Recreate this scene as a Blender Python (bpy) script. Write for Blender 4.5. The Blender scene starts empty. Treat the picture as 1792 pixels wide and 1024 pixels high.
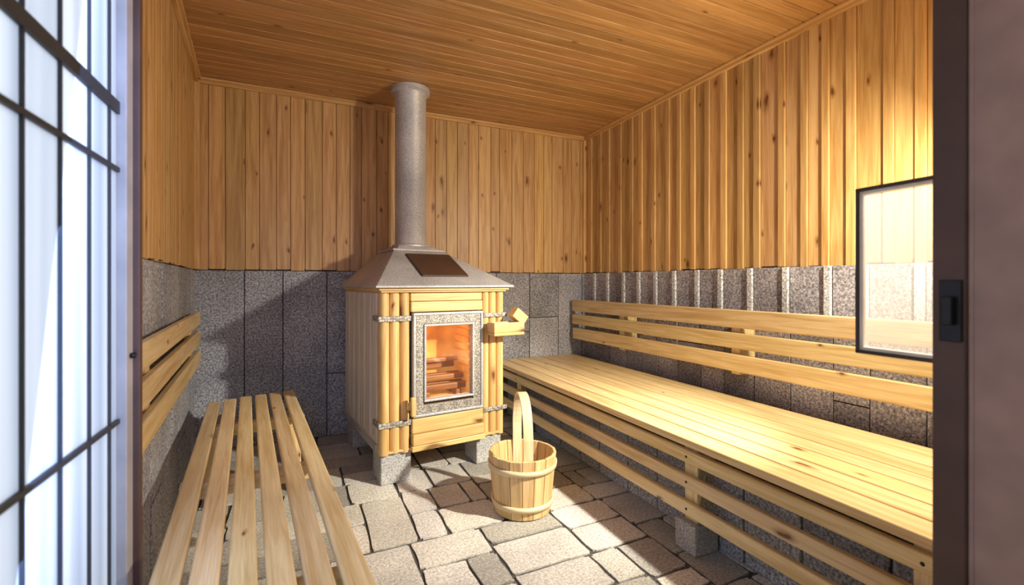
import bpy, math, random
from mathutils import Vector, Matrix
random.seed(7)
sc = bpy.context.scene
try:
    sc.view_settings.view_transform = 'Standard'
    sc.view_settings.look = 'None'
except Exception:
    pass
COL = sc.collection

# ------------------------------------------------------------------ materials
def newmat(name):
    m = bpy.data.materials.new(name); m.use_nodes = True
    nt = m.node_tree; nt.nodes.clear()
    o = nt.nodes.new('ShaderNodeOutputMaterial')
    b = nt.nodes.new('ShaderNodeBsdfPrincipled')
    nt.links.new(b.outputs[0], o.inputs[0])
    return m, nt, b, o
def N(nt, t, **kw):
    n = nt.nodes.new(t)
    for k, v in kw.items():
        if k.startswith('i_'):
            n.inputs[k[2:].replace('_', ' ')].default_value = v
        else:
            setattr(n, k, v)
    return n
def ramp(nt, stops, fac):
    r = nt.nodes.new('ShaderNodeValToRGB')
    e = r.color_ramp.elements
    while len(e) < len(stops): e.new(0.5)
    for i, (p, c) in enumerate(stops):
        e[i].position = p; e[i].color = (*c, 1) if len(c) == 3 else c
    nt.links.new(fac, r.inputs[0]); return r
def mixc(nt, a, b, fac=None, mode='MIX', f=1.0):
    m = nt.nodes.new('ShaderNodeMix'); m.data_type = 'RGBA'; m.blend_type = mode
    m.clamp_result = True
    m.inputs[0].default_value = f
    if fac is not None: nt.links.new(fac, m.inputs[0])
    for s, i in ((a, 6), (b, 7)):
        if isinstance(s, tuple): m.inputs[i].default_value = (*s, 1)
        else: nt.links.new(s, m.inputs[i])
    return m.outputs[2]

def wood(name, light, dark, knot=(0.17, 0.06, 0.015), knots=0.55, rough=0.45, tintamt=1.0, bump=0.2):
    m, nt, b, o = newmat(name)
    uv = N(nt, 'ShaderNodeUVMap', uv_map='UVMap')
    mp = N(nt, 'ShaderNodeMapping'); mp.inputs['Scale'].default_value = (1.1, 20, 1)
    nt.links.new(uv.outputs[0], mp.inputs[0])
    n1 = N(nt, 'ShaderNodeTexNoise', i_Scale=1.6, i_Detail=5.0, i_Roughness=0.58, i_Distortion=0.7)
    nt.links.new(mp.outputs[0], n1.inputs['Vector'])
    r1 = ramp(nt, [(0.32, dark), (0.60, light)], n1.outputs[0])
    mp2 = N(nt, 'ShaderNodeMapping'); mp2.inputs['Scale'].default_value = (4, 160, 1)
    nt.links.new(uv.outputs[0], mp2.inputs[0])
    n2 = N(nt, 'ShaderNodeTexNoise', i_Scale=1.5, i_Detail=3.0)
    nt.links.new(mp2.outputs[0], n2.inputs['Vector'])
    r2 = ramp(nt, [(0.3, (0.82, 0.78, 0.74)), (0.65, (1.0, 1.0, 1.0))], n2.outputs[0])
    c = mixc(nt, r1.outputs[0], r2.outputs[0], mode='MULTIPLY')
    mp3 = N(nt, 'ShaderNodeMapping'); mp3.inputs['Scale'].default_value = (3.6, 8.5, 1)
    nt.links.new(uv.outputs[0], mp3.inputs[0])
    nd = N(nt, 'ShaderNodeTexNoise', i_Scale=2.5)
    nt.links.new(mp3.outputs[0], nd.inputs['Vector'])
    va = N(nt, 'ShaderNodeVectorMath', operation='MULTIPLY_ADD')
    nt.links.new(nd.outputs['Color'], va.inputs[0]); va.inputs[1].default_value = (0.3,)*3
    nt.links.new(mp3.outputs[0], va.inputs[2])
    vo = N(nt, 'ShaderNodeTexVoronoi', voronoi_dimensions='2D', i_Scale=1.0)
    nt.links.new(va.outputs[0], vo.inputs['Vector'])
    sp = N(nt, 'ShaderNodeSeparateColor'); nt.links.new(vo.outputs['Color'], sp.inputs[0])
    gt = N(nt, 'ShaderNodeMath', operation='GREATER_THAN'); gt.inputs[1].default_value = 1 - knots
    nt.links.new(sp.outputs[0], gt.inputs[0])
    sz = N(nt, 'ShaderNodeMath', operation='MULTIPLY_ADD'); sz.inputs[1].default_value = 1.6; sz.inputs[2].default_value = 0.75
    nt.links.new(sp.outputs[1], sz.inputs[0])
    dm = N(nt, 'ShaderNodeMath', operation='MULTIPLY'); nt.links.new(vo.outputs['Distance'], dm.inputs[0]); nt.links.new(sz.outputs[0], dm.inputs[1])
    kr = ramp(nt, [(0.05, (1, 1, 1)), (0.10, (0.5, 0.5, 0.5)), (0.22, (0, 0, 0))], dm.outputs[0])
    kk = N(nt, 'ShaderNodeMath', operation='MULTIPLY')
    nt.links.new(kr.outputs[0], kk.inputs[0]); nt.links.new(gt.outputs[0], kk.inputs[1])
    c = mixc(nt, c, knot, fac=kk.outputs[0])
    at = N(nt, 'ShaderNodeAttribute', attribute_name='tint')
    c = mixc(nt, c, at.outputs['Color'], mode='MULTIPLY', f=tintamt)
    nt.links.new(c, b.inputs['Base Color'])
    b.inputs['Roughness'].default_value = rough
    bp = N(nt, 'ShaderNodeBump', i_Strength=bump, i_Distance=0.004)
    nt.links.new(n1.outputs[0], bp.inputs['Height']); nt.links.new(bp.outputs[0], b.inputs['Normal'])
    return m

def stone(name, c1, c2, c3, scale=45, rough=0.75, bump=0.5, metal=0.0, spec=0.4):
    m, nt, b, o = newmat(name)
    tc = N(nt, 'ShaderNodeTexCoord')
    n1 = N(nt, 'ShaderNodeTexNoise', i_Scale=float(scale*2.2), i_Detail=5.0, i_Roughness=0.75)
    nt.links.new(tc.outputs['Object'], n1.inputs['Vector'])
    vo = N(nt, 'ShaderNodeTexVoronoi', i_Scale=float(scale*3.2))
    nt.links.new(tc.outputs['Object'], vo.inputs['Vector'])
    bigN = N(nt, 'ShaderNodeTexNoise', i_Scale=3.0, i_Detail=3.0)
    nt.links.new(tc.outputs['Object'], bigN.inputs['Vector'])
    r1 = ramp(nt, [(0.38, c1), (0.5, c2), (0.62, c3)], n1.outputs[0])
    rs = ramp(nt, [(0.1, (0.62, 0.6, 0.59)), (0.5, (1.0, 1.0, 1.0))], vo.outputs['Distance'])
    c = mixc(nt, r1.outputs[0], rs.outputs[0], mode='MULTIPLY')
    rb = ramp(nt, [(0.3, (0.66, 0.66, 0.68)), (0.7, (1.0, 1.0, 1.0))], bigN.outputs[0])
    c = mixc(nt, c, rb.outputs[0], mode='MULTIPLY')
    at = N(nt, 'ShaderNodeAttribute', attribute_name='tint')
    c = mixc(nt, c, at.outputs['Color'], mode='MULTIPLY')
    nt.links.new(c, b.inputs['Base Color'])
    b.inputs['Roughness'].default_value = rough
    b.inputs['Metallic'].default_value = metal
    b.inputs['Specular IOR Level'].default_value = spec
    bp = N(nt, 'ShaderNodeBump', i_Strength=bump, i_Distance=0.004)
    nt.links.new(n1.outputs[0], bp.inputs['Height']); nt.links.new(bp.outputs[0], b.inputs['Normal'])
    return m

def plain(name, col, rough=0.5, metal=0.0, noise=0.15):
    m, nt, b, o = newmat(name)
    tc = N(nt, 'ShaderNodeTexCoord')
    n1 = N(nt, 'ShaderNodeTexNoise', i_Scale=9.0, i_Detail=4.0)
    nt.links.new(tc.outputs['Object'], n1.inputs['Vector'])
    lo = tuple(x*(1-noise) for x in col); hi = tuple(min(1, x*(1+noise)) for x in col)
    r = ramp(nt, [(0.3, lo), (0.7, hi)], n1.outputs[0])
    nt.links.new(r.outputs[0], b.inputs['Base Color'])
    b.inputs['Roughness'].default_value = rough; b.inputs['Metallic'].default_value = metal
    return m

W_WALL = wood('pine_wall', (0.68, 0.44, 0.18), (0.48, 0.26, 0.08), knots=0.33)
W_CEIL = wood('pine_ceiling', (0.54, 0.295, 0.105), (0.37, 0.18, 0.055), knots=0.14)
W_BENCH = wood('pine_bench', (0.82, 0.64, 0.34), (0.62, 0.42, 0.17), knots=0.10, rough=0.38)
W_STOVE = wood('pine_stove', (0.80, 0.55, 0.24), (0.60, 0.36, 0.12), knots=0.2, rough=0.4)
W_PALE = wood('pine_pale_cool_lit', (0.78, 0.74, 0.64), (0.60, 0.54, 0.44), knots=0.05)  # greyish cream wood, made paler to carry the cool light on it
W_BUCKET = wood('bucket_wood', (0.76, 0.54, 0.27), (0.52, 0.32, 0.12), knots=0.0)
W_HOOP = wood('hoop_wood', (0.84, 0.70, 0.44), (0.70, 0.52, 0.26), knots=0.0)
S_WALL = stone('granite_wall', (0.15, 0.155, 0.17), (0.40, 0.405, 0.42), (0.74, 0.74, 0.74), scale=36)
S_FLOOR = stone('floor_slab', (0.44, 0.42, 0.37), (0.66, 0.63, 0.56), (0.84, 0.81, 0.73), scale=40, bump=0.4)
S_MORTAR = stone('mortar', (0.05, 0.045, 0.04), (0.09, 0.08, 0.07), (0.14, 0.13, 0.11))
S_FOOT = stone('foot_block', (0.3, 0.3, 0.29), (0.5, 0.5, 0.48), (0.72, 0.71, 0.69))
M_HOOD = stone('hammered_metal', (0.42, 0.41, 0.40), (0.60, 0.59, 0.57), (0.76, 0.74, 0.72), scale=60, rough=0.42, bump=0.3, metal=0.2)
M_FRAME = plain('dark_window_frame', (0.05, 0.04, 0.035), 0.5)
M_BAR = plain('leaded_bar', (0.035, 0.04, 0.05), 0.6)
M_JAMB = plain('painted_jamb', (0.42, 0.265, 0.22), 0.55)
M_JAMBD = plain('dark_jamb', (0.10, 0.05, 0.035), 0.5)
M_POST = plain('grey_post', (0.42, 0.40, 0.40), 0.5)
M_IRON = plain('black_iron', (0.03, 0.028, 0.028), 0.4, 0.8)
M_BRASS = plain('brown_plate', (0.075, 0.035, 0.02), 0.55, 0.1)
M_INNER = plain('white_sash', (0.75, 0.74, 0.70), 0.5)

def pattern_metal(name, sc_):
    m, nt, b, o = newmat(name)
    tc = N(nt, 'ShaderNodeTexCoord')
    vo = N(nt, 'ShaderNodeTexVoronoi', i_Scale=float(sc_), i_Randomness=0.6)
    nt.links.new(tc.outputs['Object'], vo.inputs['Vector'])
    r = ramp(nt, [(0.25, (0.50, 0.46, 0.39)), (0.6, (0.20, 0.18, 0.15))], vo.outputs['Distance'])
    nt.links.new(r.outputs[0], b.inputs['Base Color'])
    b.inputs['Roughness'].default_value = 0.5; b.inputs['Metallic'].default_value = 0.2
    bp = N(nt, 'ShaderNodeBump', i_Strength=0.6, i_Distance=0.003); bp.invert = True
    nt.links.new(vo.outputs['Distance'], bp.inputs['Height']); nt.links.new(bp.outputs[0], b.inputs['Normal'])
    return m
M_PAT = pattern_metal('embossed_metal', 95)
M_BAND = pattern_metal('embossed_band', 60)

def frosted():
    m, nt, b, o = newmat('frosted_glass')
    tc = N(nt, 'ShaderNodeTexCoord')
    mp = N(nt, 'ShaderNodeMapping'); mp.inputs['Scale'].default_value = (7, 7, 0.1)
    nt.links.new(tc.outputs['Object'], mp.inputs[0])
    n1 = N(nt, 'ShaderNodeTexNoise', i_Scale=2.0, i_Detail=1.0)
    nt.links.new(mp.outputs[0], n1.inputs['Vector'])
    r = ramp(nt, [(0.3, (0.66, 0.70, 0.77)), (0.65, (0.92, 0.94, 0.97))], n1.outputs[0])
    t = N(nt, 'ShaderNodeBsdfTranslucent'); nt.links.new(r.outputs[0], t.inputs[0])
    g = N(nt, 'ShaderNodeBsdfGlossy', i_Roughness=0.5)
    mx = N(nt, 'ShaderNodeMixShader'); mx.inputs[0].default_value = 0.03
    nt.links.new(t.outputs[0], mx.inputs[1]); nt.links.new(g.outputs[0], mx.inputs[2])
    nt.links.new(mx.outputs[0], o.inputs[0]); nt.nodes.remove(b)
    return m
M_FROST = frosted()
def clearpane(name, milk, col=(0.9, 0.92, 0.95)):
    m, nt, b, o = newmat(name); nt.nodes.remove(b)
    tr = N(nt, 'ShaderNodeBsdfTransparent')
    t = N(nt, 'ShaderNodeBsdfTranslucent'); t.inputs[0].default_value = (*col, 1)
    d = N(nt, 'ShaderNodeBsdfDiffuse'); d.inputs[0].default_value = (*col, 1)
    g = N(nt, 'ShaderNodeBsdfGlossy', i_Roughness=0.08)
    m0 = N(nt, 'ShaderNodeMixShader'); m0.inputs[0].default_value = 0.3
    nt.links.new(t.outputs[0], m0.inputs[1]); nt.links.new(d.outputs[0], m0.inputs[2])
    m1 = N(nt, 'ShaderNodeMixShader'); m1.inputs[0].default_value = milk
    nt.links.new(tr.outputs[0], m1.inputs[1]); nt.links.new(m0.outputs[0], m1.inputs[2])
    m2 = N(nt, 'ShaderNodeMixShader'); m2.inputs[0].default_value = 0.05
    nt.links.new(m1.outputs[0], m2.inputs[1]); nt.links.new(g.outputs[0], m2.inputs[2])
    nt.links.new(m2.outputs[0], o.inputs[0]); return m
M_PANE = clearpane('milky_pane', 0.20)
M_FGLASS = clearpane('stove_glass', 0.02)
def fire():
    m, nt, b, o = newmat('glowing_firebox')
    tc = N(nt, 'ShaderNodeTexCoord')
    n1 = N(nt, 'ShaderNodeTexNoise', i_Scale=4.0, i_Detail=3.0)
    nt.links.new(tc.outputs['Object'], n1.inputs['Vector'])
    r = ramp(nt, [(0.3, (0.50, 0.17, 0.02)), (0.5, (0.80, 0.36, 0.06)), (0.7, (1.0, 0.66, 0.22))], n1.outputs[0])
    nt.links.new(r.outputs[0], b.inputs['Base Color'])
    nt.links.new(r.outputs[0], b.inputs['Emission Color']); b.inputs['Emission Strength'].default_value = 0.30
    b.inputs['Roughness'].default_value = 0.8
    return m
M_FIRE = fire()
M_LOG = wood('charred_log', (0.50, 0.20, 0.05), (0.25, 0.08, 0.02), knots=0.0)

# ------------------------------------------------------------------ mesh builder
class MB:
    def __init__(s): s.v = []; s.f = []; s.uv = []; s.t = []; s.m = []
    def hexa(s, lo, hi, fn=None, grain=2, mat=0, tint=None, tv=0.1, nx=1):
        if fn is None: fn = lambda x, y, z: (x, y, z)
        if tint is None:
            k = 1 + random.uniform(-tv, tv); tint = (k, k*random.uniform(0.965, 1.02), k*random.uniform(0.92, 1.03))
        ou, ov = random.uniform(0, 20), random.uniform(0, 20)
        o1, o2 = [a for a in (0, 1, 2) if a != grain]
        b0 = len(s.v); loc = []
        for i in range(8):
            p = (hi[0] if i & 1 else lo[0], hi[1] if i & 2 else lo[1], hi[2] if i & 4 else lo[2])
            loc.append(p); s.v.append(Vector(fn(*p)))
        for f in ((0, 2, 3, 1), (4, 5, 7, 6), (0, 1, 5, 4), (2, 6, 7, 3), (0, 4, 6, 2), (1, 3, 7, 5)):
            s.f.append([b0+i for i in f]); s.m.append(mat)
            s.uv.append([(loc[i][grain]+ou, loc[i][o1]+loc[i][o2]+ov) for i in f]); s.t.append(tint)
        return s
    def lathe(s, c, prof, n=40, mat=0, tint=(1, 1, 1)):
        b0 = len(s.v)
        for r, z in prof:
            for i in range(n):
                a = 2*math.pi*i/n
                s.v.append(Vector((c[0]+r*math.cos(a), c[1]+r*math.sin(a), z)))
        for k in range(len(prof)-1):
            for i in range(n):
                j = (i+1) % n
                s.f.append([b0+k*n+i, b0+k*n+j, b0+(k+1)*n+j, b0+(k+1)*n+i]); s.m.append(mat); s.t.append(tint)
                s.uv.append([(i/n, prof[k][1]), ((i+1)/n, prof[k][1]), ((i+1)/n, prof[k+1][1]), (i/n, prof[k+1][1])])
    def sweep(s, path, w, t, side, mat=0, tint=(1, 1, 1)):
        b0 = len(s.v); n = len(path); L = 0
        for i in range(n):
            p = Vector(path[i]); a = Vector(path[max(0, i-1)]); b = Vector(path[min(n-1, i+1)])
            tg = (b-a).normalized(); sd = Vector(side).normalized(); nr = tg.cross(sd).normalized()
            for x, y in ((-1, -1), (1, -1), (1, 1), (-1, 1)):
                s.v.append(p + sd*x*w/2 + nr*y*t/2)
        for i in range(n-1):
            l = (Vector(path[i+1])-Vector(path[i])).length
            for k in range(4):
                q = (k+1) % 4
                s.f.append([b0+i*4+k, b0+i*4+q, b0+i*4+4+q, b0+i*4+4+k]); s.m.append(mat); s.t.append(tint)
                s.uv.append([(L, k*.03), (L, k*.03+.03), (L+l, k*.03+.03), (L+l, k*.03)])
            L += l
        s.f.append([b0, b0+3, b0+2, b0+1]); s.f.append([b0+4*n-4, b0+4*n-3, b0+4*n-2, b0+4*n-1])
        for _ in range(2): s.m.append(mat); s.t.append(tint); s.uv.append([(0, 0)]*4)
    def done(s, name, mats, origin=None, parent=None, bevel=0.0, seg=2, smooth=False, **props):
        if origin is None:
            xs = [p.x for p in s.v]; ys = [p.y for p in s.v]; zs = [p.z for p in s.v]
            origin = ((min(xs)+max(xs))/2, (min(ys)+max(ys))/2, min(zs))
        O = Vector(origin)
        me = bpy.data.meshes.new(name)
        import bmesh
        bm = bmesh.new()
        ul = bm.loops.layers.uv.new('UVMap')
        cl = bm.loops.layers.float_color.new('tint')
        ul = bm.loops.layers.uv['UVMap']; cl = bm.loops.layers.float_color['tint']
        vs = [bm.verts.new(tuple(p-O)) for p in s.v]
        for f, uv, t, mi in zip(s.f, s.uv, s.t, s.m):
            fc = bm.faces.new([vs[i] for i in f]); fc.material_index = mi; fc.smooth = smooth
            for lp, c in zip(fc.loops, uv):
                lp[ul].uv = c; lp[cl] = (t[0], t[1], t[2], 1.0)
        bmesh.ops.recalc_face_normals(bm, faces=bm.faces)
        bm.to_mesh(me); bm.free()
        for m in mats: me.materials.append(m)
        ob = bpy.data.objects.new(name, me); COL.objects.link(ob)
        ob.location = O
        if parent is not None:
            ob.parent = parent; ob.location = O - Vector(parent.get('_w', tuple(parent.location)))
        if bevel > 0:
            bv = ob.modifiers.new('bevel', 'BEVEL'); bv.width = bevel; bv.segments = seg
            bv.limit_method = 'ANGLE'; bv.angle_limit = math.radians(35); bv.harden_normals = False
        for k, v in props.items(): ob[k] = v
        return ob
def piece(name, mat, lo, hi, fn=None, grain=2, parent=None, bevel=0.004, seg=2, tv=0.1, **props):
    return MB().hexa(lo, hi, fn, grain=grain, tv=tv).done(name, [mat], parent=parent, bevel=bevel, seg=seg, **props)
def empty(name, loc, **props):
    e = bpy.data.objects.new(name, None); e.empty_display_size = 0.1
    COL.objects.link(e); e.location = loc; e['_w'] = loc
    for k, v in props.items(): e[k] = v
    return e

H = 1.2; CEIL = 2.65; BZ = 1.295
YB = 3.882; XR = 2.586; XL = -0.716

A = Vector((XL, YB, 0)); ld = Vector((0.0887, -0.9961, 0)); ln = Vector((0.9961, 0.0887, 0))
f_left = lambda s, d, z: tuple(A + ld*s + ln*d + Vector((0, 0, z)))
f_back = lambda s, d, z: (XL+s, YB-d, z)
f_right = lambda s, d, z: (XR-d, YB-s, z)

def build_wall(name, fn, L, pitch, batten, stone_cols, tintmul=1.0, toprow=None, s0=0.0, bev=0.004, warm=1.0):
    mb = MB()
    mb.hexa((s0-0.0, -0.12, -0.06), (L, 0.0, CEIL), fn, mat=2, tint=(1, 1, 1))
    mb.hexa((s0, 0.0, BZ+0.01), (L, 0.015, CEIL), fn, grain=2, mat=0, tint=(0.7, 0.65, 0.6))
    s = s0
    while s < L-0.01:
        w = min(pitch*random.uniform(0.80, 1.2), L-s)
        k = random.uniform(0.82, 1.12)*tintmul
        tn = (k, k*random.uniform(0.93, 1.02), k*random.uniform(0.86, 1.06))
        z0 = BZ + random.uniform(-0.006, 0.006)
        bw = batten*random.uniform(0.9, 1.15)
        mb.hexa((s+0.001, 0.0, z0), (s+w-bw-0.001, 0.022, CEIL), fn, grain=2, mat=0, tint=tn)
        if bw > 0.012:
            k2 = k*random.uniform(0.98, 1.15)
            mb.hexa((s+w-bw, 0.0, z0-0.004), (s+w-0.001, 0.034, CEIL), fn, grain=2, mat=0, tint=(k2, k2*.98, k2*.94))
        s += w
    s = s0; row_top = BZ-0.006
    while s < L-0.01:
        if toprow:
            w = min(toprow*random.uniform(0.85, 1.2), L-s); nb = 0.035
        else:
            w = min(random.uniform(*stone_cols), L-s); nb = 0
        z = row_top; first = True
        while z > 0.01:
            if toprow: h = (0.27 if first else random.uniform(0.22, 0.5))
            else: h = random.choice((1.3, 0.42, 0.55, 0.8))
            zz = max(0.0, z-h)
            if zz < 0.12: zz = 0.0
            k = random.uniform(0.78, 1.15)
            if toprow and first and w > 0.12:
                mb.hexa((s+0.004, 0, zz+0.003), (s+w-nb-0.004, 0.034, z), fn, mat=1, tint=(k, k*warm, k*warm))
                mb.hexa((s+w-nb, 0, zz+0.003), (s+w-0.002, 0.05, z), fn, mat=1, tint=(1.6, 1.58, 1.5))
            else:
                w2 = warm*warm if warm < 1 else 1.0
                mb.hexa((s+0.003, 0, zz+0.003), (s+w-0.003, 0.022+random.uniform(0, .008), z-0.003), fn, mat=1, tint=(k, k*w2, k*w2*warm*(1.04 if warm == 1 else 1)))
            z = zz; first = False
        s += w
    return mb.done(name, [W_WALL, S_WALL, S_MORTAR], origin=fn(0, 0, 0), bevel=bev, seg=2, kind='structure')

build_wall('wall_back', f_back, XR-XL, 0.105, 0.004, (0.24, 0.36), bev=0.003)
build_wall('wall_right', f_right, YB-0.50, 0.140, 0.042, (0.25, 0.3), toprow=0.2, bev=0.006, warm=0.93)
build_wall('wall_left', f_left, 2.265, 0.07, 0.004, (0.24, 0.34), bev=0.003)

mb = MB()
mb.hexa((1.29, 0.38, -0.06), (XR+0.12, 0.50, CEIL), None, mat=0)
mb.done('wall_front', [W_WALL], kind='structure')
mb = MB()
mb.hexa((1.25, 0.474, 0), (1.29, 0.53, CEIL), None, mat=0)
mb.hexa((1.262, 0.30, 0), (1.29, 0.474, CEIL), None, mat=1)
mb.hexa((1.258, 0.465, 0), (1.27, 0.474, CEIL), None, mat=1, tint=(1, 1, 1))
T1 = mb.done('trim_1', [M_JAMBD, M_JAMB], bevel=0.003, kind='structure')
mb = MB()
mb.hexa((1.244, 0.478, 1.075), (1.25, 0.516, 1.205))
mb.hexa((1.228, 0.488, 1.11), (1.246, 0.506, 1.17))
mb.done('strike_plate', [M_IRON], parent=T1, bevel=0.002, label='dark iron latch plate screwed to the door jamb')

mb = MB()
mb.hexa((-0.475, 1.548, 0), (-0.430, 1.60, CEIL), None, mat=0)
mb.hexa((-0.50, 1.60, 0), (-0.415, 1.625, CEIL), None, mat=1)
T2 = mb.done('trim_2', [M_POST, M_JAMBD], bevel=0.003, kind='structure')
mb = MB()
mb.lathe((0, 0), [(0.0001, 0.0), (0.006, 0.0), (0.008, 0.004), (0.008, 0.012), (0.0001, 0.014)], n=20)
mb.v = [Vector((-0.4301+p.z, 1.575+p.x, 1.0+p.y)) for p in mb.v]
mb.done('knob', [M_IRON], parent=T2, smooth=True, label='small dark knob fixed to the door post')
mb = MB()
mb.hexa((-0.456, 0.30, 0.02), (-0.452, 1.55, CEIL-0.01), None, mat=1, tint=(1, 1, 1))
for y in (0.39, 0.53, 0.67, 0.81, 0.95, 1.09, 1.229, 1.369, 1.49):
    mb.hexa((-0.462, y-0.003, 0.02), (-0.446, y+0.003, CEIL), None, mat=0)
for z, t in ((0.20, .005), (0.83, .006), (1.50, .006), (1.665, .016), (2.25, .006), (0.03, 0.02)):
    mb.hexa((-0.464, 0.30, z-t), (-0.444, 1.55, z+t), None, mat=0)
mb.done('window_1', [M_BAR, M_FROST], kind='structure')

win = empty('casement_window', (1.41, 0.54, 1.0), label='open small casement window with dark frame and milky pane', category='window')
def fw(x, y, z):
    return (1.405 + x + 0.06*y, 0.531 + y, z)
mb = MB(); z0, z1, L = 1.003, 1.462, 0.238
t = 0.010
mb.hexa((-.012, 0, z0), (.012, L, z0+t), fw, grain=1); mb.hexa((-.012, 0, z1-t), (.012, L, z1), fw, grain=1)
mb.hexa((-.012, L-t, z0), (.012, L, z1), fw); mb.hexa((-.012, 0, z0), (.012, t, z1), fw)
mb.done('frame', [M_FRAME], parent=win, bevel=0.002, label='dark outer window frame')
mb = MB(); q = 0.009
mb.hexa((-.010, t, z0+t), (.008, L-t, z0+t+q), fw); mb.hexa((-.010, t, z1-t-q), (.008, L-t, z1-t), fw)
mb.hexa((-.010, L-t-q, z0+t), (.008, L-t, z1-t), fw); mb.hexa((-.010, t, z0+t), (.008, t+q, z1-t), fw)
mb.done('sash', [M_INNER], parent=win, bevel=0.0015, label='white inner glazing bead')
mb = MB(); mb.hexa((-.002, t, z0+t), (.002, L-t, z1-t), fw)
mb.done('pane', [M_PANE], parent=win, label='milky glass pane')
for z in (1.08, 1.36): piece('hinge', M_IRON, (-.008, -.012, z), (.004, .02, z+.05), fw, parent=win, bevel=0.001, label='dark iron hinge')

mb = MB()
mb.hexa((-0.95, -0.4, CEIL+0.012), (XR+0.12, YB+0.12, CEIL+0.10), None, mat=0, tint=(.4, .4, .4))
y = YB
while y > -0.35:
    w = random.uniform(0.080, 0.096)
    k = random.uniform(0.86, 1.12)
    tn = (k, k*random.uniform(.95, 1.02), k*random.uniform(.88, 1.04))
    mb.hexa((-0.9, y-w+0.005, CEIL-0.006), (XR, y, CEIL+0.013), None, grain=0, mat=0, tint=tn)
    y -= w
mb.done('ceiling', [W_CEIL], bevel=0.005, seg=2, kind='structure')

n = 3
for fn, L in ((f_back, XR-XL), (f_right, YB-0.5), (f_left, 2.265)):
    mb = MB()
    mb.hexa((0.0, 0.02, CEIL-0.045), (L, 0.045, CEIL-0.006), fn, grain=0, tint=(1.05, 1.0, .95))
    mb.hexa((0.0, 0.02, CEIL-0.022), (L, 0.062, CEIL-0.006), fn, grain=0, tint=(1.1, 1.05, 1.0))
    mb.done('trim_%d' % n, [W_WALL], bevel=0.004, kind='structure'); n += 1
for fn, s in ((f_back, 0.02), (f_back, XR-XL-0.055)):
    mb = MB(); mb.hexa((s, 0.02, BZ), (s+0.035, 0.05, CEIL-0.04), fn, grain=2, tint=(1.1, 1.05, 1))
    mb.done('trim_%d' % n, [W_WALL], bevel=0.004, kind='structure'); n += 1

mb = MB()
mb.hexa((-0.95, -0.4, -0.08), (XR+0.05, YB+0.05, -0.008), None, mat=1, tint=(1, 1, 1))
rf = random.Random(21)
def split(x0, y0, x1, y1):
    w, h = x1-x0, y1-y0
    if (w > 0.50 or h > 0.50) or (w*h > 0.11) or (w*h > 0.07 and rf.random() < 0.35):
        if w > h*rf.uniform(0.8, 1.25):
            c = x0 + w*rf.uniform(0.27, 0.73); split(x0, y0, c, y1); split(c, y0, x1, y1)
        else:
            c = y0 + h*rf.uniform(0.27, 0.73); split(x0, y0, x1, c); split(x0, c, x1, y1)
        return
    g = 0.003
    pts = []
    cs = [(x0+g, y0+g), (x1-g, y0+g), (x1-g, y1-g), (x0+g, y1-g)]
    for i in range(4):
        a, b = cs[i], cs[(i+1) % 4]
        nx_, ny_ = -(b[1]-a[1]), (b[0]-a[0]); l = math.hypot(nx_, ny_); nx_ /= l; ny_ /= l
        for q in (0.0, 0.07, 0.35, 0.65, 0.93):
            j = rf.uniform(0.0, 0.009)
            if q == 0:
                dx, dy = (cs[(i+2) % 4][0]-a[0]), (cs[(i+2) % 4][1]-a[1]); dl = math.hypot(dx, dy)
                r_ = rf.uniform(.006, .028)
                pts.append((a[0]+dx/dl*r_, a[1]+dy/dl*r_))
            else:
                pts.append((a[0]+(b[0]-a[0])*q+nx_*j, a[1]+(b[1]-a[1])*q+ny_*j))
    k = rf.choice((0.66, 0.86, 1.0, 1.08, 1.15))
    tn = (k, k*rf.uniform(.97, 1.0), k*rf.uniform(.93, 1.0))
    zt = rf.uniform(-0.0015, 0.0); b0 = len(mb.v); m_ = len(pts)
    for z in (-0.04, zt):
        for p in pts: mb.v.append(Vector((p[0], p[1], z)))
    for i in range(m_):
        q = (i+1) % m_
        mb.f.append([b0+i, b0+q, b0+m_+q, b0+m_+i]); mb.m.append(0); mb.t.append(tn); mb.uv.append([(0, 0)]*4)
    mb.f.append([b0+m_+i for i in range(m_)]); mb.m.append(0); mb.t.append(tn); mb.uv.append([(0, 0)]*m_)
split(-0.95, -0.4, XR, YB)
mb.done('floor', [S_FLOOR, S_MORTAR], bevel=0.005, seg=2, kind='structure')

# ------------------------------------------------------------------ left bench
LB = empty('bench', tuple(f_left(1.6, 0.35, 0)), label='low slatted pine bench with six planks along the wall', category='bench')
mb = MB()
ds, wd, gp = 0.135, 0.066, 0.0185
for i in range(6):
    d0 = ds + i*(wd+gp)
    e = random.uniform(-0.012, 0.012) + (5-i)*0.018
    fb = lambda s, d, z: f_left(s, d + 0.006*(s-0.5), z)
    mb.hexa((0.42+e, d0, 0.425), (3.05, d0+wd, 0.455), fb, grain=0, tv=0.1)
mb.done('seat', [W_BENCH], parent=LB, bevel=0.006, seg=3)
for s in (0.95, 1.75, 2.6):
    piece('crossbar', W_BENCH, (s, 0.13, 0.365), (s+0.06, 0.64, 0.425), f_left, grain=1, parent=LB)
for s in (0.95, 2.6):
    for d in (0.15, 0.56):
        piece('leg', W_BENCH, (s, d, 0.0), (s+0.06, d+0.06, 0.366), f_left, parent=LB)
BL = empty('backrest', tuple(f_left(1.2, 0.06, 0.68)), label='wall-mounted pine backrest of three slats above low bench', category='backrest')
for z0, z1 in ((0.93, 1.015), (0.81, 0.895), (0.68, 0.77)):
    piece('slat', W_BENCH, (0.38+random.uniform(0, .01), 0.058, z0), (2.215, 0.085, z1), f_left, grain=0, parent=BL, bevel=0.006, seg=3)
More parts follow.
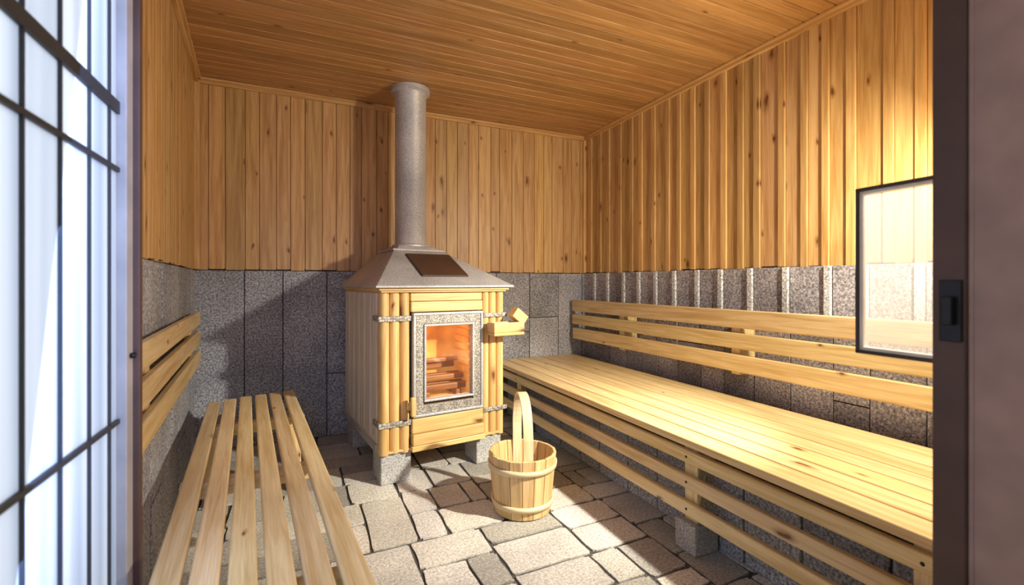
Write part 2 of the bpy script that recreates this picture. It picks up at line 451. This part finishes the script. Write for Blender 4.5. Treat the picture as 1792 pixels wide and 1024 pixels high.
for s in (0.6, 1.9): piece('bracket', W_BENCH, (s, 0.026, 0.66), (s+0.06, 0.058, 1.0), f_left, parent=BL, bevel=0.003)

# ------------------------------------------------------------------ right bench
RB = empty('bench', (1.95, 2.2, 0), label='wide slatted pine bench on stone blocks with railed front', category='bench')
mb = MB()
x = 1.56
for w in [0.115]*7:
    mb.hexa((x, 0.56, 0.465), (x+w, YB-0.035, 0.50), None, grain=1, tv=0.09)
    x += w+0.009
mb.done('seat', [W_BENCH], parent=RB, bevel=0.006, seg=3)
for z0, z1 in ((0.395, 0.452), (0.28, 0.34), (0.160, 0.222)):
    piece('rail', W_BENCH, (1.555, 0.56, z0), (1.583, YB-0.045, z1), None, grain=1, parent=RB, bevel=0.006, seg=3)
for y in (0.64, 1.50, 3.30):
    mb = MB()
    mb.hexa((1.585, y, 0.13), (1.63, y+0.075, 0.464), None, grain=2)
    mb.hexa((1.628, y, 0.40), (2.42, y+0.075, 0.464), None, grain=0)
    mb.done('leg', [W_BENCH], parent=RB, bevel=0.004)
    piece('foot', S_FOOT, (1.55, y-0.02, 0.0), (1.69, y+0.10, 0.13), parent=RB, bevel=0.006, label='rough grey stone block')
for y in (0.68, 1.537, 3.337):
    for z in (0.423, 0.31, 0.19):
        mb = MB()
        mb.lathe((0, 0), [(0.0001, 0.003), (0.004, 0.003), (0.006, 0.001), (0.006, 0.0)], n=12)
        mb.v = [Vector((1.5552-p.z, y+p.x, z+p.y)) for p in mb.v]
        mb.done('screw', [M_IRON], parent=RB, label='dark screw head')
BR = empty('backrest', (2.45, 2.2, 0.66), label='wall-mounted pine backrest of three long slats', category='backrest')
for z0, z1 in ((0.925, 1.035), (0.80, 0.895), (0.66, 0.765)):
    piece('slat', W_BENCH, (2.375, 0.56, z0), (2.405, YB-0.08+random.uniform(-.01, .01), z1), None, grain=1, parent=BR, bevel=0.007, seg=3)
for y in (0.8, 1.95, 3.05): piece('bracket', W_BENCH, (2.405, y, 0.64), (XR-0.045, y+0.06, 1.0), None, parent=BR, bevel=0.003)
mb = MB(); y = 0.55
mb.hexa((1.73, 0.52, 0), (1.78, YB-0.03, 0.37), None, mat=1, tint=(1, 1, 1))
while y < YB-0.06:
    w = min(random.uniform(0.2, 0.3), YB-0.04-y); k = random.uniform(.85, 1.15)
    mb.hexa((1.705, y+0.004, 0.0), (1.74, y+w-0.004, 0.38), None, mat=0, tint=(k, k, k)); y += w
mb.done('baseboard_right', [S_WALL, S_MORTAR], bevel=0.006, kind='structure')

# ------------------------------------------------------------------ stove
ang = math.radians(6.95); SX, SY = 0.409, 2.748
ex = Vector((math.cos(ang), math.sin(ang), 0)); ey = Vector((-math.sin(ang), math.cos(ang), 0))
SO = Vector((SX, SY, 0))
fs = lambda s, d, z: tuple(SO + ex*s + ey*d + Vector((0, 0, z)))
SW, SD = 0.843, 0.96
ST = empty('sauna_stove', fs(SW/2, SD/2, 0), label='wood-clad sauna stove with grey metal hood on stone blocks', category='stove')
mb = MB(); B0, B1 = 0.20, 1.14
mb.hexa((0.03, 0.30, B0), (SW-0.03, SD-0.02, B1), fs, mat=0, tint=(1, 1, 1))
mb.hexa((0.03, 0.03, B0), (0.24, 0.30, B1), fs, mat=0, tint=(1, 1, 1))
mb.hexa((0.63, 0.03, B0), (SW-0.03, 0.30, B1), fs, mat=0, tint=(1, 1, 1))
mb.hexa((0.24, 0.03, B0), (0.63, 0.30, 0.45), fs, mat=0, tint=(1, 1, 1))
mb.hexa((0.24, 0.03, 0.97), (0.63, 0.30, B1), fs, mat=0, tint=(1, 1, 1))
mb.done('body', [S_MORTAR], parent=ST, label='dark inner stove carcass')
mb = MB()
mb.hexa((0.241, 0.285, 0.451), (0.629, 0.299, 0.969), fs)
mb.hexa((0.241, 0.05, 0.451), (0.25, 0.285, 0.969), fs); mb.hexa((0.62, 0.05, 0.451), (0.629, 0.285, 0.969), fs)
mb.hexa((0.25, 0.05, 0.451), (0.62, 0.285, 0.46), fs); mb.hexa((0.25, 0.05, 0.96), (0.62, 0.285, 0.969), fs)
for i in range(9):
    z = 0.50+i*0.05
    mb.hexa((0.60, 0.06, z), (0.62, 0.285, z+0.035), fs)
mb.done('firebox', [M_FIRE], parent=ST, bevel=0.002, label='glowing orange firebox lining')
for (a, b, c, d, z, h) in ((.26, .61, .10, .15, .50, .04), (.26, .61, .17, .21, .50, .04), (.27, .60, .13, .17, .56, .035),
                           (.28, .60, .19, .23, .56, .035), (.28, .58, .24, .28, .62, .04), (.28, .59, .2, .235, .665, .03), (.30, .34, .08, .28, .46, .04), (.52, .56, .08, .28, .46, .04)):
    piece('firewood', M_LOG, (a, c, z), (b, d, z+h), fs, grain=0, parent=ST, bevel=0.008, seg=3, label='charred firewood log in the glow')
nd = 6; x0 = 0.075
for side in (0, 1):
    mb = MB()
    a, b = ((0.0, 0.03) if side == 0 else (SW-0.03, SW))
    w = (SD-x0)/nd
    for i in range(nd):
        mb.hexa((a, x0+i*w+0.002, 0.225), (b, x0+(i+1)*w-0.002, B1), fs, mat=0, tv=0.06)
    mb.done('cladding', [W_PALE], parent=ST, bevel=0.010, seg=3, label='pale vertical planks with cool light put into the colour')
piece('skirting', M_HOOD, (-0.012, 0.06, 0.19), (0.03, SD+0.005, 0.235), fs, parent=ST, label='grey metal skirting strip')
piece('skirting', M_HOOD, (SW-0.03, 0.06, 0.19), (SW+0.012, SD+0.005, 0.235), fs, parent=ST, label='grey metal skirting strip')
def logs(s0, s1, cnt, name):
    w = (s1-s0)/cnt
    for i in range(cnt):
        mb = MB()
        c = s0+(i+.5)*w; r = w/2-0.001; segs = 14; b0 = len(mb.v)
        z0 = 0.185+random.uniform(-.006, .004); z1 = B1
        tn = random.uniform(.9, 1.08); o = random.uniform(0, 9)
        pts = [(c+r*math.cos(t), 0.03-r*math.sin(t)*1.15) for t in [math.pi*k/segs for k in range(segs+1)]] + [(c-r, 0.06), (c+r, 0.06)]
        m_ = len(pts)
        for z in (z0, z1):
            for p in pts: mb.v.append(Vector(fs(p[0], p[1], z)))
        for k in range(m_):
            q = (k+1) % m_
            mb.f.append([b0+k, b0+q, b0+m_+q, b0+m_+k]); mb.m.append(0); mb.t.append((tn, tn*.98, tn*.95))
            mb.uv.append([(z0+o, k*.006+o), (z0+o, k*.006+.006+o), (z1+o, k*.006+.006+o), (z1+o, k*.006+o)])
        for base in (0, m_):
            mb.f.append([b0+base+k for k in range(m_)]); mb.m.append(0); mb.t.append((tn, tn, tn)); mb.uv.append([(0, 0)]*m_)
        mb.done(name, [W_STOVE], parent=ST, label='half-round vertical pine log')
logs(0.0, 0.185, 3, 'corner_post'); logs(0.675, SW, 3, 'corner_post')
for lo, hi in (((0.187, 0.005, 1.085), (0.673, 0.03, 1.14)), ((0.187, -0.004, 1.02), (0.673, 0.03, 1.083)),
               ((0.19, -0.015, 0.285), (0.672, 0.03, 0.375)), ((0.19, -0.03, 0.215), (0.672, 0.03, 0.283))):
    piece('front_board', W_STOVE, lo, hi, fs, grain=0, parent=ST, bevel=0.006, seg=3)
mb = MB()
mb.hexa((0.0, -0.02, 1.14), (SW, SD, 1.153), fs, grain=0)
mb.hexa((-0.015, -0.035, 1.152), (SW+0.015, SD-0.0, 1.168), fs, grain=0)
mb.done('top_board', [W_STOVE], parent=ST, bevel=0.004)
mb = MB(); mb.hexa((0.02, 0.0, 0.186), (SW-0.02, SD-0.02, 0.20), fs, grain=0)
mb.hexa((0.185, -0.03, 0.18), (0.68, 0.03, 0.213), fs, grain=0)
mb.done('base_board', [W_STOVE], parent=ST, bevel=0.004)
for z in (0.985, 0.36):
    mb = MB(); mb.hexa((-0.012, -0.012, z-0.016), (0.184, 0.0, z+0.016), fs); mb.hexa((-0.012, -0.001, z-0.016), (-0.001, 0.12, z+0.016), fs)
    mb.done('band', [M_BAND], parent=ST, bevel=0.003, label='embossed grey metal band')
    piece('band', M_BAND, (0.676, -0.012, z-0.014), (SW+0.012, 0.0, z+0.014), fs, parent=ST, bevel=0.003, label='embossed grey metal band')
def ring(mb, a0, a1, b0, b1, w, d0, d1, mat=0):
    mb.hexa((a0, d0, b0), (a1, d1, b0+w), fs, mat=mat, tint=(1, 1, 1)); mb.hexa((a0, d0, b1-w), (a1, d1, b1), fs, mat=mat, tint=(1, 1, 1))
    mb.hexa((a0, d0, b0+w), (a0+w, d1, b1-w), fs, mat=mat, tint=(1, 1, 1)); mb.hexa((a1-w, d0, b0+w), (a1, d1, b1-w), fs, mat=mat, tint=(1, 1, 1))
dw = fs(0.43, 0, 0.38)
DR = empty('door', dw); DR.parent = ST; DR.location = Vector(dw)-Vector(ST['_w'])
DR['label'] = 'stove door with embossed grey frame and glass'
mb = MB(); ring(mb, 0.195, 0.668, 0.382, 1.015, 0.016, -0.022, 0.02); ring(mb, 0.262, 0.602, 0.470, 0.945, 0.014, -0.026, 0.02)
mb.done('frame', [M_HOOD], parent=DR, bevel=0.004, label='raised grey metal mouldings')
mb = MB(); ring(mb, 0.211, 0.652, 0.398, 0.999, 0.052, -0.014, 0.02)
mb.done('door_panel', [M_PAT], parent=DR, bevel=0.002, label='embossed patterned metal border')
mb = MB(); mb.hexa((0.276, 0.0, 0.484), (0.588, 0.005, 0.931), fs)
mb.done('glass', [M_FGLASS], parent=DR, label='clear stove glass')
mb = MB()
mb.hexa((0.15, -0.05, 0.44), (0.205, -0.022, 0.485), fs, grain=0); mb.hexa((0.165, -0.075, 0.405), (0.195, -0.045, 0.52), fs)
mb.done('handle', [W_STOVE], parent=DR, bevel=0.008, seg=3, label='small turned wooden latch')
mb = MB()
S0, S1 = 0.69, 0.92
mb.hexa((S0, -0.13, 0.855), (S1, -0.03, 0.875), fs, grain=0)
mb.hexa((S0, -0.13, 0.875), (S1, -0.112, 0.94), fs, grain=0); mb.hexa((S0, -0.05, 0.875), (S1, -0.03, 0.94), fs, grain=0)
mb.hexa((S0, -0.112, 0.875), (S0+0.02, -0.05, 0.94), fs); mb.hexa((S1-0.02, -0.112, 0.875), (S1, -0.05, 0.94), fs)
mb.done('tray', [W_STOVE], parent=ST, bevel=0.005, seg=3, label='little wooden box bracket')
tb = math.radians(-38)
def ft(s, d, z): return fs(0.90+s*math.cos(tb)-z*math.sin(tb), d, 0.975+s*math.sin(tb)+z*math.cos(tb))
piece('block', W_STOVE, (-0.052, -0.115, -0.036), (0.054, -0.045, 0.036), ft, grain=0, parent=ST, bevel=0.006, seg=3, label='tilted wooden block on the box bracket')
mb = MB(); cx, cd = 0.407, 0.648
mb.hexa((-0.04, -0.06, 1.168), (SW+0.04, SD+0.005, 1.183), fs, tint=(1, 1, 1))
def frus(mb, r0, z0, r1, z1):
    a = [fs(r0[0], r0[2], z0), fs(r0[1], r0[2], z0), fs(r0[1], r0[3], z0), fs(r0[0], r0[3], z0)]
    b = [fs(r1[0], r1[2], z1), fs(r1[1], r1[2], z1), fs(r1[1], r1[3], z1), fs(r1[0], r1[3], z1)]
    b0 = len(mb.v); mb.v += [Vector(p) for p in a+b]
    for f in ((0, 1, 2, 3), (4, 5, 6, 7), (0, 1, 5, 4), (1, 2, 6, 5), (2, 3, 7, 6), (3, 0, 4, 7)):
        mb.f.append([b0+i for i in f]); mb.m.append(0); mb.t.append((1, 1, 1)); mb.uv.append([(0, 0)]*4)
R0 = (-0.035, SW+0.035, -0.055, SD); R1 = (cx-0.18, cx+0.18, cd-0.18, cd+0.18)
frus(mb, R0, 1.182, R1, 1.43)
frus(mb, (cx-0.195, cx+0.195, cd-0.195, cd+0.195), 1.425, (cx-0.19, cx+0.19, cd-0.19, cd+0.19), 1.44)
frus(mb, (cx-0.15, cx+0.15, cd-0.15, cd+0.15), 1.44, (cx-0.13, cx+0.13, cd-0.13, cd+0.13), 1.465)
mb.done('hood', [M_HOOD], parent=ST, bevel=0.005, label='sloping grey hammered metal hood')
def fp(s, q, n_):
    d = -0.055+q*(cd-0.18+0.055); z = 1.182+q*(1.43-1.182)
    nn = Vector((0, -(1.43-1.182), (cd-0.125))).normalized()
    return fs(s + 0, d+nn.y*n_, z+nn.z*n_)
piece('cover_plate', M_BRASS, (0.28, 0.22, 0.0), (0.60, 0.84, 0.012), fp, parent=ST, bevel=0.003, label='dark brown metal cover plate')
cpos = fs(cx, cd, 0)
mb = MB(); r = 0.114
mb.lathe(cpos, [(r+.022, 1.462), (r+.022, 1.475), (r+.006, 1.482), (r, 1.49), (r, 2.60), (r+.004, 2.605), (r+.028, 2.612), (r+.03, 2.642), (r, 2.643)], n=56)
ob = mb.done('chimney', [M_HOOD], parent=ST, smooth=True, label='round grey metal flue pipe with collars')
m = ob.modifiers.new('es', 'EDGE_SPLIT'); m.split_angle = math.radians(40)
for s, d in ((0.01, 0.02), (0.64, 0.02), (0.01, 0.74), (0.64, 0.74)):
    piece('foot', S_FOOT, (s, d, 0.0), (s+0.185, d+0.18, 0.186), fs, parent=ST, bevel=0.007, label='rough grey stone block')

# ------------------------------------------------------------------ bucket
BX, BY = 1.063, 2.197
BK = empty('bucket', (BX, BY, 0), label='wooden sauna bucket with hoops and tall bentwood handle', category='bucket')
mb = MB(); ns = 17; r0, r1, hb = 0.148, 0.178, 0.31
for i in range(ns):
    a0 = 2*math.pi*i/ns; hw = math.pi/ns*0.975
    def fst(x, y, z, a=a0):
        R = (r0+(r1-r0)*z/hb) - (0.016 if y > 0.5 else 0)
        t = a + x*hw
        rr = R/math.cos(hw)
        return (BX+rr*math.cos(t), BY+rr*math.sin(t), z)
    k = random.uniform(.86, 1.1)
    b0 = len(mb.uv)
    mb.hexa((-1, 0, 0.004), (1, 1, hb+random.uniform(-.003, .003)), fst, grain=2, tint=(k, k*.98, k*.93))
    for j in range(b0, len(mb.uv)):
        mb.uv[j] = [(u, v*0.03) for u, v in mb.uv[j]]
mb.done('staves', [W_BUCKET], parent=BK, bevel=0.004, label='vertical wooden staves')
mb = MB(); mb.lathe((BX, BY), [(0.0001, 0.03), (0.142, 0.03), (0.142, 0.015), (0.0001, 0.015)], n=32)
mb.done('base', [W_BUCKET], parent=BK)
for z in (0.045, 0.232):
    rr = (r0+(r1-r0)*z/hb)/math.cos(math.pi/ns); h2 = 0.030; r2 = (r0+(r1-r0)*(z+h2)/hb)/math.cos(math.pi/ns)
    mb = MB(); mb.lathe((BX, BY), [(rr, z), (rr+.008, z+.002), (r2+.008, z+h2-.002), (r2, z+h2), (rr-.002, z)], n=48)
    mb.done('hoop', [W_HOOP], parent=BK, smooth=True, label='pale wooden hoop')
mb = MB()
cd_ = Vector((0.4152, 0.9097, 0)); cr = Vector((0.9097, -0.4152, 0))
far = (cd_*1.0 - cr*0.17).normalized(); sidev = far.cross(Vector((0, 0, 1)))
path = []
R = 0.158; zt = 0.61
C = Vector((BX, BY, 0))
path.append(C - far*0.150 + Vector((0, 0, 0.16)))
path.append(C - far*0.155 + Vector((0, 0, 0.31)))
for k in range(1, 24):
    t = math.pi*k/24
    path.append(C - far*R*math.cos(t) + Vector((0, 0, 0.36+(zt-0.36)*math.sin(t)**0.8)))
path.append(C + far*0.155 + Vector((0, 0, 0.31))); path.append(C + far*0.150 + Vector((0, 0, 0.16)))
mb.sweep([tuple(p) for p in path], 0.05, 0.010, tuple(sidev))
mb.done('handle', [W_HOOP], parent=BK, bevel=0.002, label='tall bentwood loop handle')

# ------------------------------------------------------------------ lights
def area(name, loc, tgt, size, power, col, sy=None):
    l = bpy.data.lights.new(name, 'AREA'); l.energy = power; l.color = col; l.size = size
    if sy: l.shape = 'RECTANGLE'; l.size_y = sy
    o = bpy.data.objects.new(name, l); COL.objects.link(o); o.location = loc
    o.rotation_euler = (Vector(tgt)-Vector(loc)).to_track_quat('-Z', 'Y').to_euler(); return o
area('window_light', (2.15, 0.72, 1.80), (1.0, 2.8, 0.3), 0.10, 42, (1.0, 0.93, 0.78))
sl = bpy.data.lights.new('added_beam', 'SPOT'); sl.energy = 430; sl.color = (1.0, 0.96, 0.84); sl.spot_size = math.radians(62); sl.spot_blend = 0.9; sl.shadow_soft_size = 0.035  # extra spot added to brighten floor, bucket, bench and stove
so = bpy.data.objects.new('added_beam', sl); COL.objects.link(so); so.location = (2.15, 0.68, 1.85)
so.rotation_euler = (Vector((1.15, 2.5, 0.35))-Vector(so.location)).to_track_quat('-Z', 'Y').to_euler()
gl = bpy.data.lights.new('added_wall_glow', 'POINT'); gl.energy = 14; gl.color = (1.0, 0.88, 0.62); gl.shadow_soft_size = 0.08  # added point lamp that brightens the near right wall and pane
go = bpy.data.objects.new('added_wall_glow', gl); COL.objects.link(go); go.location = (2.22, 0.80, 1.70)
area('camera_fill', (0.9, -0.9, 1.9), (1.0, 3.0, 0.6), 0.9, 4, (1.0, 0.96, 0.90))  # added fill from behind the camera, not a visible source
area('daylight', (-0.36, 1.2, 1.3), (0.3, 3.8, 0.7), 0.5, 9, (0.36, 0.52, 1.0), 1.5)
area('outdoor_light', (-1.5, 0.9, 1.4), (-0.45, 1.0, 1.3), 1.6, 27, (0.90, 0.94, 1.0), 2.2)
pl = bpy.data.lights.new('fire_light', 'POINT'); pl.energy = 0.4; pl.color = (1, 0.55, 0.2); pl.shadow_soft_size = 0.05
po = bpy.data.objects.new('fire_light', pl); COL.objects.link(po); po.location = fs(0.43, 0.10, 0.85)

w = bpy.data.worlds.new('World'); sc.world = w; w.use_nodes = True
bg = w.node_tree.nodes['Background']; bg.inputs[0].default_value = (0.86, 0.91, 1.0, 1); bg.inputs[1].default_value = 0.2

cam = bpy.data.cameras.new('camera'); co = bpy.data.objects.new('camera', cam); COL.objects.link(co)
co.location = (0, 0, H); co.rotation_euler = (math.radians(90), 0, -math.atan(0.4564))
cam.sensor_width = 36; cam.lens = 802/1792*36; cam.shift_y = -17.5/1792; cam.clip_start = 0.02
cam.dof.use_dof = True; cam.dof.focus_distance = 2.9; cam.dof.aperture_fstop = 2.2
sc.camera = co
for o in bpy.data.objects:
    if '_w' in o: del o['_w']
